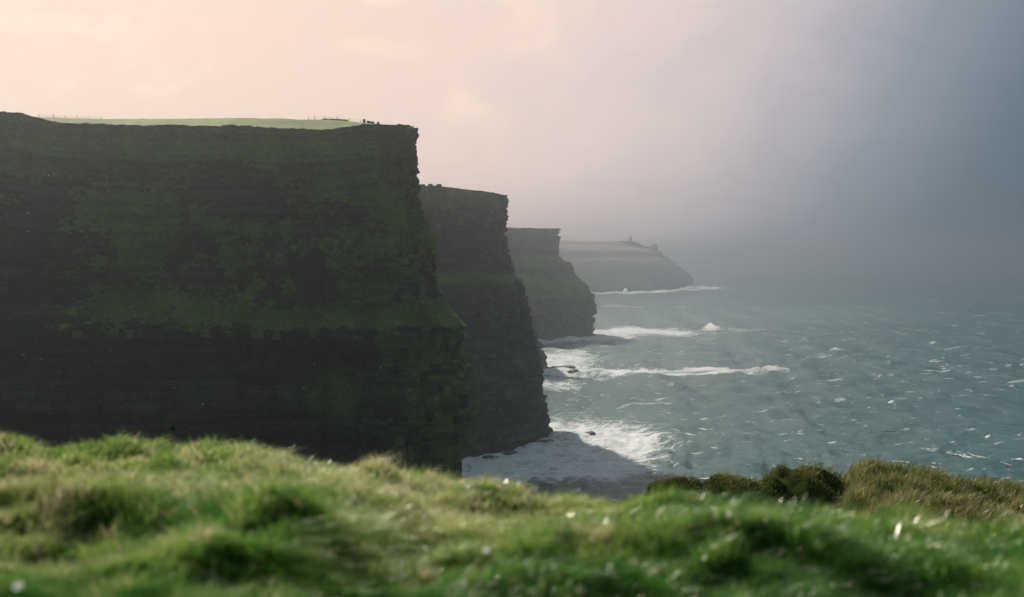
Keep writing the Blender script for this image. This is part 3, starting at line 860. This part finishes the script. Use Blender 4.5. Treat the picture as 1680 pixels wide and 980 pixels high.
# ------------------------------------------------------------------ gulls
def gull_mesh(mat, flap, seed=0):
    V = []; Fq = []
    k = 8
    st = [(-.32, .01, .02), (-.24, .05, 0), (-.1, .085, 0), (.06, .08, 0), (.17, .05, .02), (.22, .055, .03), (.27, .03, .03), (.31, .006, .02)]
    for x_, r_, z in st:
        for j in range(k):
            a = 2 * math.pi * j / k; V.append((x_, r_ * math.cos(a), z + r_ * math.sin(a)))
    faces = [grid_faces(len(st), k, True)]
    n0 = len(V)
    for sgn in (-1, 1):
        b = len(V)
        for y_, z, c0, c1 in ((.04, .04, .13, -.10), (.32, .04 + .14 * flap, .14, -.06), (.62, .04 + .05 * flap, .02, -.12), (.78, -.10 * flap + .04, -.12, -.15)):
            V += [(c0, sgn * y_, z), (c1, sgn * y_, z), ((c0 + c1) / 2 + .02, sgn * y_, z + .02)]
        for i in range(3):
            q = b + i * 3
            Fq += [(q, q + 2, q + 5, q + 3), (q + 2, q + 1, q + 4, q + 5), (q + 1, q, q + 3, q + 4)]
    b = len(V); V += [(-.28, -.03, .02), (-.28, .03, .02), (-.42, .07, .02), (-.42, -.07, .02)]; Fq.append((b, b + 1, b + 2, b + 3))
    return mesh_np('gull', np.array(V), faces + [np.array(Fq)], mat)


GM = [gull_mesh(M_GULL, f) for f in (1.6, .6, -1.2, 2.4)]
GD = gull_mesh(M_DARKGULL, 1.8)
gspots = [(83, 289), (49, 321), (134, 379), (47, 380), (48, 350), (160, 420), (289, 406), (275, 332), (131, 349), (182, 516), (149, 475), (98, 477), (82, 566), (180, 575), (155, 596),
          (166, 495), (36, 583), (65, 590), (81, 655), (82, 634), (80, 680), (160, 658), (345, 651), (330, 665), (284, 637), (217, 685), (198, 670), (120, 700), (50, 650), (58, 610),
          (507, 599), (515, 598), (624, 604), (619, 626), (602, 633), (571, 633), (497, 639), (670, 641), (762, 638), (766, 640), (767, 635), (680, 488), (693, 496), (650, 531), (634, 579), (692, 463), (710, 520), (668, 505), (520, 560), (545, 586),
          (735, 378), (721, 371), (772, 333), (770, 420), (845, 556), (840, 595), (850, 590), (812, 722), (800, 640), (768, 600)]
for k, (px, py) in enumerate(gspots):
    D = 345 + 35 * g.random() if px < 735 else (385 if py > 560 and px < 770 else 640)
    o = bpy.data.objects.new('gull', GM[k % 4]); C.objects.link(o)
    o.location = ((px - 840) / F * D, D, EYE - (py - HZ) / F * D); o.rotation_euler = (R(g.uniform(-30, 30)), R(g.uniform(-10, 10)), g.uniform(0, 6.28))
    s_ = g.uniform(.5, .9); o.scale = (s_, s_, s_)
    if D > 500: lab, grp = 'tiny white gull in front of the grey second cliff', 'gulls at the second cliff'
    elif py < 470: lab, grp = 'tiny white gull high up in front of the turf covered upper near cliff', 'gulls at the upper near cliff'
    elif px < 420: lab, grp = 'tiny white gull before the black lower left of the near cliff', 'gulls at the lower left of the near cliff'
    else: lab, grp = 'tiny white gull before the blocky lower right of the near cliff', 'gulls at the lower right of the near cliff'
    put(o, lab, 'gull', grp)
for px, py, D, lab in ((1248, 300, 420, 'upper of the two distant birds against the grey sky'), (1237, 331, 560, 'lower of the two distant birds against the grey sky')):
    o = bpy.data.objects.new('gull', GD); C.objects.link(o)
    o.location = ((px - 840) / F * D, D, EYE - (py - HZ) / F * D); o.rotation_euler = (R(12), 0, R(70))
    put(o, lab, 'gull', 'birds in the sky')

# ------------------------------------------------------------------ the headland under the camera
CR_PX = [-600, 0, 120, 300, 400, 500, 600, 700, 840, 1000, 1100, 1250, 1400, 1680, 2300]
CR_PY = [735, 744, 762, 764, 764, 774, 800, 834, 852, 868, 870, 884, 918, 930, 935]
CR_D = [6.4, 6.2, 6.2, 6.2, 6.2, 6.0, 5.8, 5.6, 5.4, 5.2, 5.0, 4.8, 4.6, 4.5, 4.5]
MT_PX = [800, 980, 1030, 1100, 1190, 1260, 1300, 1370, 1400, 1440, 1490, 1560, 1640, 1680, 2300]
MT_PY = [980, 840, 826, 820, 820, 828, 822, 802, 774, 762, 768, 780, 792, 799, 840]
BUMPS = [(440, 868, .17, .34, .26), (330, 905, .10, .25, .2), (110, 835, .16, .40, .25), (215, 850, .08, .25, .2), (1060, 862, .14, .40, .24), (1180, 880, .16, .45, .25), (1330, 895, .13, .45, .24),
         (1215, 822, .12, .22, .2), (870, 850, .07, .22, .2), (640, 800, .07, .3, .2), (300, 745, .06, .25, .25), (1560, 880, .10, .4, .25), (760, 940, .06, .3, .2), (940, 935, .10, .35, .22), (560, 812, .06, .3, .2),
         (1440, 850, .08, .3, .2), (60, 940, -.08, .4, .3), (560, 930, -.06, .3, .2)]


def terrain(x, y):
    """height relative to the eye"""
    r = np.hypot(x, y)
    az = np.arctan2(x, y)
    s_ = np.tan(np.clip(az, -R(52), R(52)))
    px = 840 + F * s_
    yy = np.where(np.abs(az) < R(52), y, r * math.cos(R(52)))
    e = (np.interp(px, CR_PX, CR_PY) - HZ) / F
    dc = np.interp(px, CR_PX, CR_D)
    z0 = -0.93
    zc = -e * dc
    t_ = yy / dc
    near = z0 + (zc - z0) * np.minimum(t_, 1)
    ex = np.maximum(yy - dc, 0)
    drop = 0.52 * (np.sqrt(ex ** 2 + .35) - math.sqrt(.35)) + (zc - z0) / dc * np.minimum(ex, 1)
    z = near - drop
    mt = -(np.interp(px, MT_PX, MT_PY) - HZ) / F * 25.5 - 0.18
    dy = yy - 25.5
    mound = mt - np.where(dy < 0, 0.022 * np.minimum(-dy, 12) ** 1.75, 0.9 * (np.sqrt(dy ** 2 + 1.0) - 1.0))
    k = .35
    hmix = np.clip(.5 + .5 * (mound - z) / k, 0, 1)
    z = np.where(yy > 9, z * (1 - hmix) + mound * hmix + k * hmix * (1 - hmix), z)
    # hummocks
    am = np.clip(r / 2, .3, 1)
    z = z + am * (0.07 * fbm(x / .75 + 3, y / .6, 3, 91) + 0.095 * fbm(x / .36, y / .24, 3, 95)) * np.where(r < 12, 1, 3)
    for bx, by, h, rx, ry in BUMPS:
        D = 1.08 * F / (by - HZ); X0 = (bx - 840) / F * D
        z = z + h * np.exp(-((x - X0) / rx) ** 2 - ((y - D) / ry) ** 2)
    # behind the camera: level turf; everywhere: cliff edge down to the sea
    back = sstep(R(60), R(110), np.abs(az))
    z = z * (1 - back) + (-.95 + .1 * fbm(x, y, 3, 33)) * back
    lim = 32 + 200 * back
    z = z - 3.2 * np.maximum(r - lim, 0) ** 1.08
    return np.maximum(z, -EYE - 8)


def ground_mesh():
    az = np.concatenate([np.linspace(-180, -40, 90)[:-1], np.linspace(-40, 40, 420)[:-1], np.linspace(40, 180, 90)[:-1]])
    r = np.concatenate([[.02, .3, .7, 1.1], 1.4 * (40 / 1.4) ** np.linspace(0, 1, 230), [44, 48, 55, 65, 80, 100, 150, 220, 240, 260, 290, 330]])
    A, Rr = np.meshgrid(np.radians(az), r)
    X = Rr * np.sin(A); Y = Rr * np.cos(A)
    V = np.stack([X, Y, terrain(X, Y) + EYE], -1)
    me = mesh_np('ground', V.reshape(-1, 3), [grid_faces(*X.shape, True)[:, ::-1]], M_SOIL)
    put(link('ground', me), 'hummocky turf of the near cliff top where the photographer stands', kind='structure', cat='ground')


ground_mesh()


def blades(name, mat, x, y, length, width, lean, hue, label, droop=.35, zoff=0.0, z=None, seed=0, rnd=.45, wet=0.0):
    """one bent blade of three triangles per root point"""
    g_ = np.random.default_rng(seed)
    n = len(x)
    z = (terrain(x, y) + EYE - .01 if z is None else z) + zoff
    a = g_.uniform(0, 2 * math.pi, n)                       # own direction
    lx = lean[0] + rnd * np.cos(a); ly = lean[1] + rnd * np.sin(a)
    b = g_.uniform(0, math.pi, n); wx = np.cos(b) * width / 2; wy = np.sin(b) * width / 2
    bend = g_.uniform(.6, 1.4, n)
    l1 = length * .5; l2 = length
    mx = x + lx * l1 * .45 * bend; my = y + ly * l1 * .45 * bend; mz = z + l1 * .92
    tx = x + lx * l2 * .95 * bend; ty = y + ly * l2 * .95 * bend; tz = z + l2 * (.95 - droop * bend * np.hypot(lx, ly) * .6)
    V = np.stack([np.stack([x - wx, y - wy, z], 1), np.stack([x + wx, y + wy, z], 1),
                  np.stack([mx + wx * .8, my + wy * .8, mz], 1), np.stack([mx - wx * .8, my - wy * .8, mz], 1), np.stack([tx, ty, tz], 1)], 1)
    i = np.arange(n)[:, None] * 5
    q = i + np.array([[0, 1, 2, 3]]); t3 = i + np.array([[3, 2, 4]])
    hu = np.repeat(hue, 5); tip = np.tile([0, 0, .45, .45, 1.0], n)
    me = mesh_np(name, V.reshape(-1, 3), [q, t3], mat, {'hue': hu, 'tip': tip, 'wet': np.repeat((g_.uniform(0, 1, n) < wet).astype(float), 5)}, smooth=True)
    return me


def meadow():
    n1, n2 = 470000, 26000
    az = np.concatenate([R(1) * rng.uniform(-33, 33, n1), R(1) * np.concatenate([rng.uniform(-60, -33, n2 // 2), rng.uniform(33, 60, n2 // 2)])])
    n = len(az)
    r = 1.75 * (9.5 / 1.75) ** rng.uniform(0, 1, n) ** .92
    x = r * np.sin(az); y = r * np.cos(az)
    cl = fbm(x / .19, y / .15, 3, 201)                        # tussocks with gaps between them
    keep = (cl > -.25) | (rng.uniform(0, 1, n) < .40)
    x, y, r, cl = x[keep], y[keep], r[keep], cl[keep]; n = len(x)
    dry = fbm(x / .8 + 9, y / .5, 3, 211); fine_ = fbm(x / .11, y / .09, 2, 215)
    px = 840 + F * x / np.maximum(y, .2)
    length = (.045 + .105 * np.clip(cl + .3, 0, 1.2)) * rng.uniform(.5, 1.3, n) * (1 + .25 * sstep(900, 1500, px))
    width = (.0017 + .0007 * r) * rng.uniform(.6, 1.3, n)
    left = sstep(1150, 650, px)
    hue = .30 - .17 * sstep(4.0, 2.4, r) * (.5 + .5 * sstep(-.4, .2, -dry)) + .42 * dry + .30 * sstep(3.6, 5.2, r) * left * .5 + .22 * fine_ + .16 * cl + rng.normal(0, .14, n) + .16 * sstep(3.0, 5.0, r) * left  # shade near the camera and sunlit cream at left are put into hue
    hue = hue + .45 * (vn(x / .07, y / .05, 77) > .74) * (.35 + .65 * left)        # bleached bunches; sunlit cream highlights at left put into hue
    hue = np.clip(hue, 0, 1)
    # a bleached tuft
    D = 1.08 * F / (872 - HZ); X0 = (985 - 840) / F * D
    hue = np.clip(hue + .6 * np.exp(-((x - X0) / .10) ** 2 - ((y - D) / .12) ** 2), 0, 1)
    lean = (.32 + .9 * fbm(x / .35, y / .28, 3, 221), -.10 + .7 * fbm(x / .45, y / .4, 3, 231))
    me = blades('grass', M_GRASS, x, y, length, width, lean, hue, '', seed=1, rnd=.75, wet=.03)
    put(link('grass', me), 'windswept meadow grass out of focus across the foreground', 'grass', kind='stuff')


meadow()


def edge_grass():
    n = 130000
    px = 930 + (1760 - 930) * rng.uniform(0, 1, n); y = 15 + 14.5 * rng.uniform(0, 1, n) ** .8
    x = (px - 840) / F * y
    cl = fbm(x / .8, y / .8, 3, 301); dry = fbm(x / 1.6 + 3, y / 1.2, 3, 311)
    length = (.20 + .26 * np.clip(cl + .25, 0, 1.2)) * rng.uniform(.5, 1.2, n)
    width = .013 * rng.uniform(.6, 1.4, n)
    hue = np.clip(.55 + .35 * dry + .35 * cl + rng.normal(0, .16, n), 0, 1)
    lean = (.35 + .3 * fbm(x / 2, y / 2, 2, 321), -.05 + 0 * x)
    me = blades('long_grass', M_LONG, x, y, length, width, lean, hue, '', droop=.2, seed=2)
    put(link('long_grass', me), 'rough olive and straw coloured grass on the mound at the cliff edge, right', 'grass', kind='stuff')


edge_grass()


# low wind-shaped shrubs on the edge
def shrub(px, py_top, wpx, hpx, D, label, seed, flat=1.0):
    q = D / F
    x0 = (px - 840) * q; w_ = wpx * q / 2; h = hpx * q
    ztop = EYE - (py_top - HZ) * q; zb = ztop - h
    root = bpy.data.objects.new('shrub', None); C.objects.link(root); root.location = (x0, D, zb)
    put(root, label, 'shrub', 'dark shrubs on the cliff edge')
    n, m = 40, 20
    A, T = np.meshgrid(np.linspace(0, 2 * math.pi, n, endpoint=False), np.linspace(0, 1, m))

    def surf(A, T):
        ph = T * math.pi / 2
        rad = np.cos(ph) ** 1.15 * (0.78 + .5 * vn(np.cos(A) * 1.6 + 4, np.sin(A) * 1.6 + T * 2, seed))
        X = w_ * rad * np.cos(A); Y = w_ * .8 * rad * np.sin(A)
        Z = h * np.sin(ph) ** 1.15 * (0.62 + .5 * vn(np.cos(A) * rad * 3.0 + 3, np.sin(A) * rad * 2.6 + 7, seed + 2) + .26 * rad * np.cos(A))
        return X, Y, Z - .05 * h
    X, Y, Z = surf(A, T)
    V = np.stack([X * .93, Y * .93, Z * .93 - .4 * (T < .02)], -1).reshape(-1, 3)
    core = link('twiggy_core', mesh_np('twiggy_core', V, [grid_faces(m, n, True)], M_SOIL)); core.parent = root
    g_ = np.random.default_rng(seed + 50)
    k = int(9000 * min(1.6, w_ * 1.1))
    a = g_.uniform(0, 2 * math.pi, k); t_ = 1 - g_.uniform(0, 1, k) ** .8
    X, Y, Z = surf(a, t_)
    dep = g_.uniform(.9, 1.03, k)
    hue = np.clip(.36 + .55 * (Z / h - .55) + .3 * fbm(X / .3, Y / .3 + Z, 3, seed) + g_.normal(0, .14, k), 0.02, .85)  # yellower towards the top: sunlight put into the leaf colour
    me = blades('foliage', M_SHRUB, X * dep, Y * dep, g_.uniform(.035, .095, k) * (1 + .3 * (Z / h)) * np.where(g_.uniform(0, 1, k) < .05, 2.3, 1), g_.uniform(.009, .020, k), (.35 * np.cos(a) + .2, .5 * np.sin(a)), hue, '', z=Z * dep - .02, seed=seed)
    f = link('foliage', me); f.parent = root; f['kind'] = 'stuff'


shrub(1306, 760, 190, 80, 24.5, 'largest and darkest rounded shrub, left of the grassy mound', 1)
shrub(1190, 781, 140, 46, 24.0, 'middle low shrub with a sunlit top coloured yellow green', 2)
shrub(1114, 785, 130, 38, 23.5, 'leftmost and flattest dark shrub on the cliff edge', 3)
shrub(1392, 786, 120, 46, 26.0, 'brownish shrub squeezed between the largest shrub and the grass mound', 4)


def hit(px, py, up):
    """where the ray through a photo pixel comes within `up` of the turf"""
    for D in np.linspace(2.0, 9.0, 700):
        if -(py - HZ) / F * D <= float(terrain(np.array([(px - 840) / F * D]), np.array([D]))[0]) + up: break
    return Vector(((px - 840) / F * D, D, EYE - (py - HZ) / F * D))


def stem_mesh(name, h, r_, mat, bendx=.02):
    V = []
    for z in np.linspace(0, 1, 5):
        for j in range(5): V.append((bendx * z * z + r_ * (1 - .4 * z) * math.cos(j * 1.2566), r_ * (1 - .4 * z) * math.sin(j * 1.2566), -h * (1 - z)))
    return mesh_np(name, np.array(V), [grid_faces(5, 5, True)], mat)


M_PETAL = mat_simple('glint_petals', (.82, .82, .80), (.88, .88, .86), 40.0, .5); M_EYE = mat_simple('yellow_florets', (.7, .48, .05), (.8, .55, .08), 80.0)
for px, py, rr, lab in ((797, 908, .0125, 'brightest blurred white glint, made as a small daisy, low in the middle of the grass'), (20, 968, .013, 'blurred white glint in the bottom left corner of the grass, made as a small daisy')):  # flowers added in place of blurred dew glints
    p = hit(px, py, .13)
    root = bpy.data.objects.new('glint_flower', None); C.objects.link(root); root.location = p; root.rotation_euler = (R(38), R(-8), 0)
    put(root, lab, 'glint_flower', 'white glints in the foreground grass, made as flowers')
    V = []; Q = []
    for k in range(12):
        a = k * math.pi / 6
        for q_, w_, z in ((.25, .10, 0), (.7, .22, .12), (1.0, .10, .08)):
            for sg in (-1, 1): V.append((rr * (q_ * math.cos(a) - sg * w_ * math.sin(a)), rr * (q_ * math.sin(a) + sg * w_ * math.cos(a)), rr * (z + .03 * (k % 2))))
        b = k * 6; Q += [(b, b + 1, b + 3, b + 2), (b + 2, b + 3, b + 5, b + 4)]
    o = link('petals', mesh_np('petals', np.array(V), [np.array(Q)], M_PETAL)); o.parent = root
    o = link('centre', lathe('centre', [(rr * .34, 0), (rr * .3, rr * .14), (rr * .14, rr * .22)], 8, M_EYE)); o.parent = root
    o = link('stem', stem_mesh('stem', .15, .0012, M_LONG)); o.parent = root
p = hit(281, 706, .30)
root = bpy.data.objects.new('seed_head', None); C.objects.link(root); root.location = p
put(root, 'single pale seed head on a thin stalk rising above the grass crest at left', 'seed head')
o = link('stalk', stem_mesh('stalk', .34, .0018, M_LONG, 0)); o.parent = root
o = link('head', lathe('head', [(.002, -.012), (.011, -.004), (.013, .006), (.008, .016), (.002, .022)], 9, M_LONG, 3, .2)); o.parent = root
# ------------------------------------------------------------------ haze
hb = box_bm(124000, 124000, 1, 0)
hm, hn, ho = new_mat('sea_haze')
pv = hn.add('ShaderNodeVolumePrincipled')
hn.put(pv, 'Color', (.62, .675, .73)); hn.put(pv, 'Density', HAZE_DENSITY); hn.put(pv, 'Anisotropy', HAZE_ANISO)
hn.l.new(pv.outputs[0], ho.inputs['Volume'])
for v in hb.verts: v.co.z = -10.0 if v.co.z < .5 else 285.0
put(link('haze', bm_mesh('haze', hb, hm)), 'pale sea haze thickening towards the far headland', kind='stuff', cat='haze')
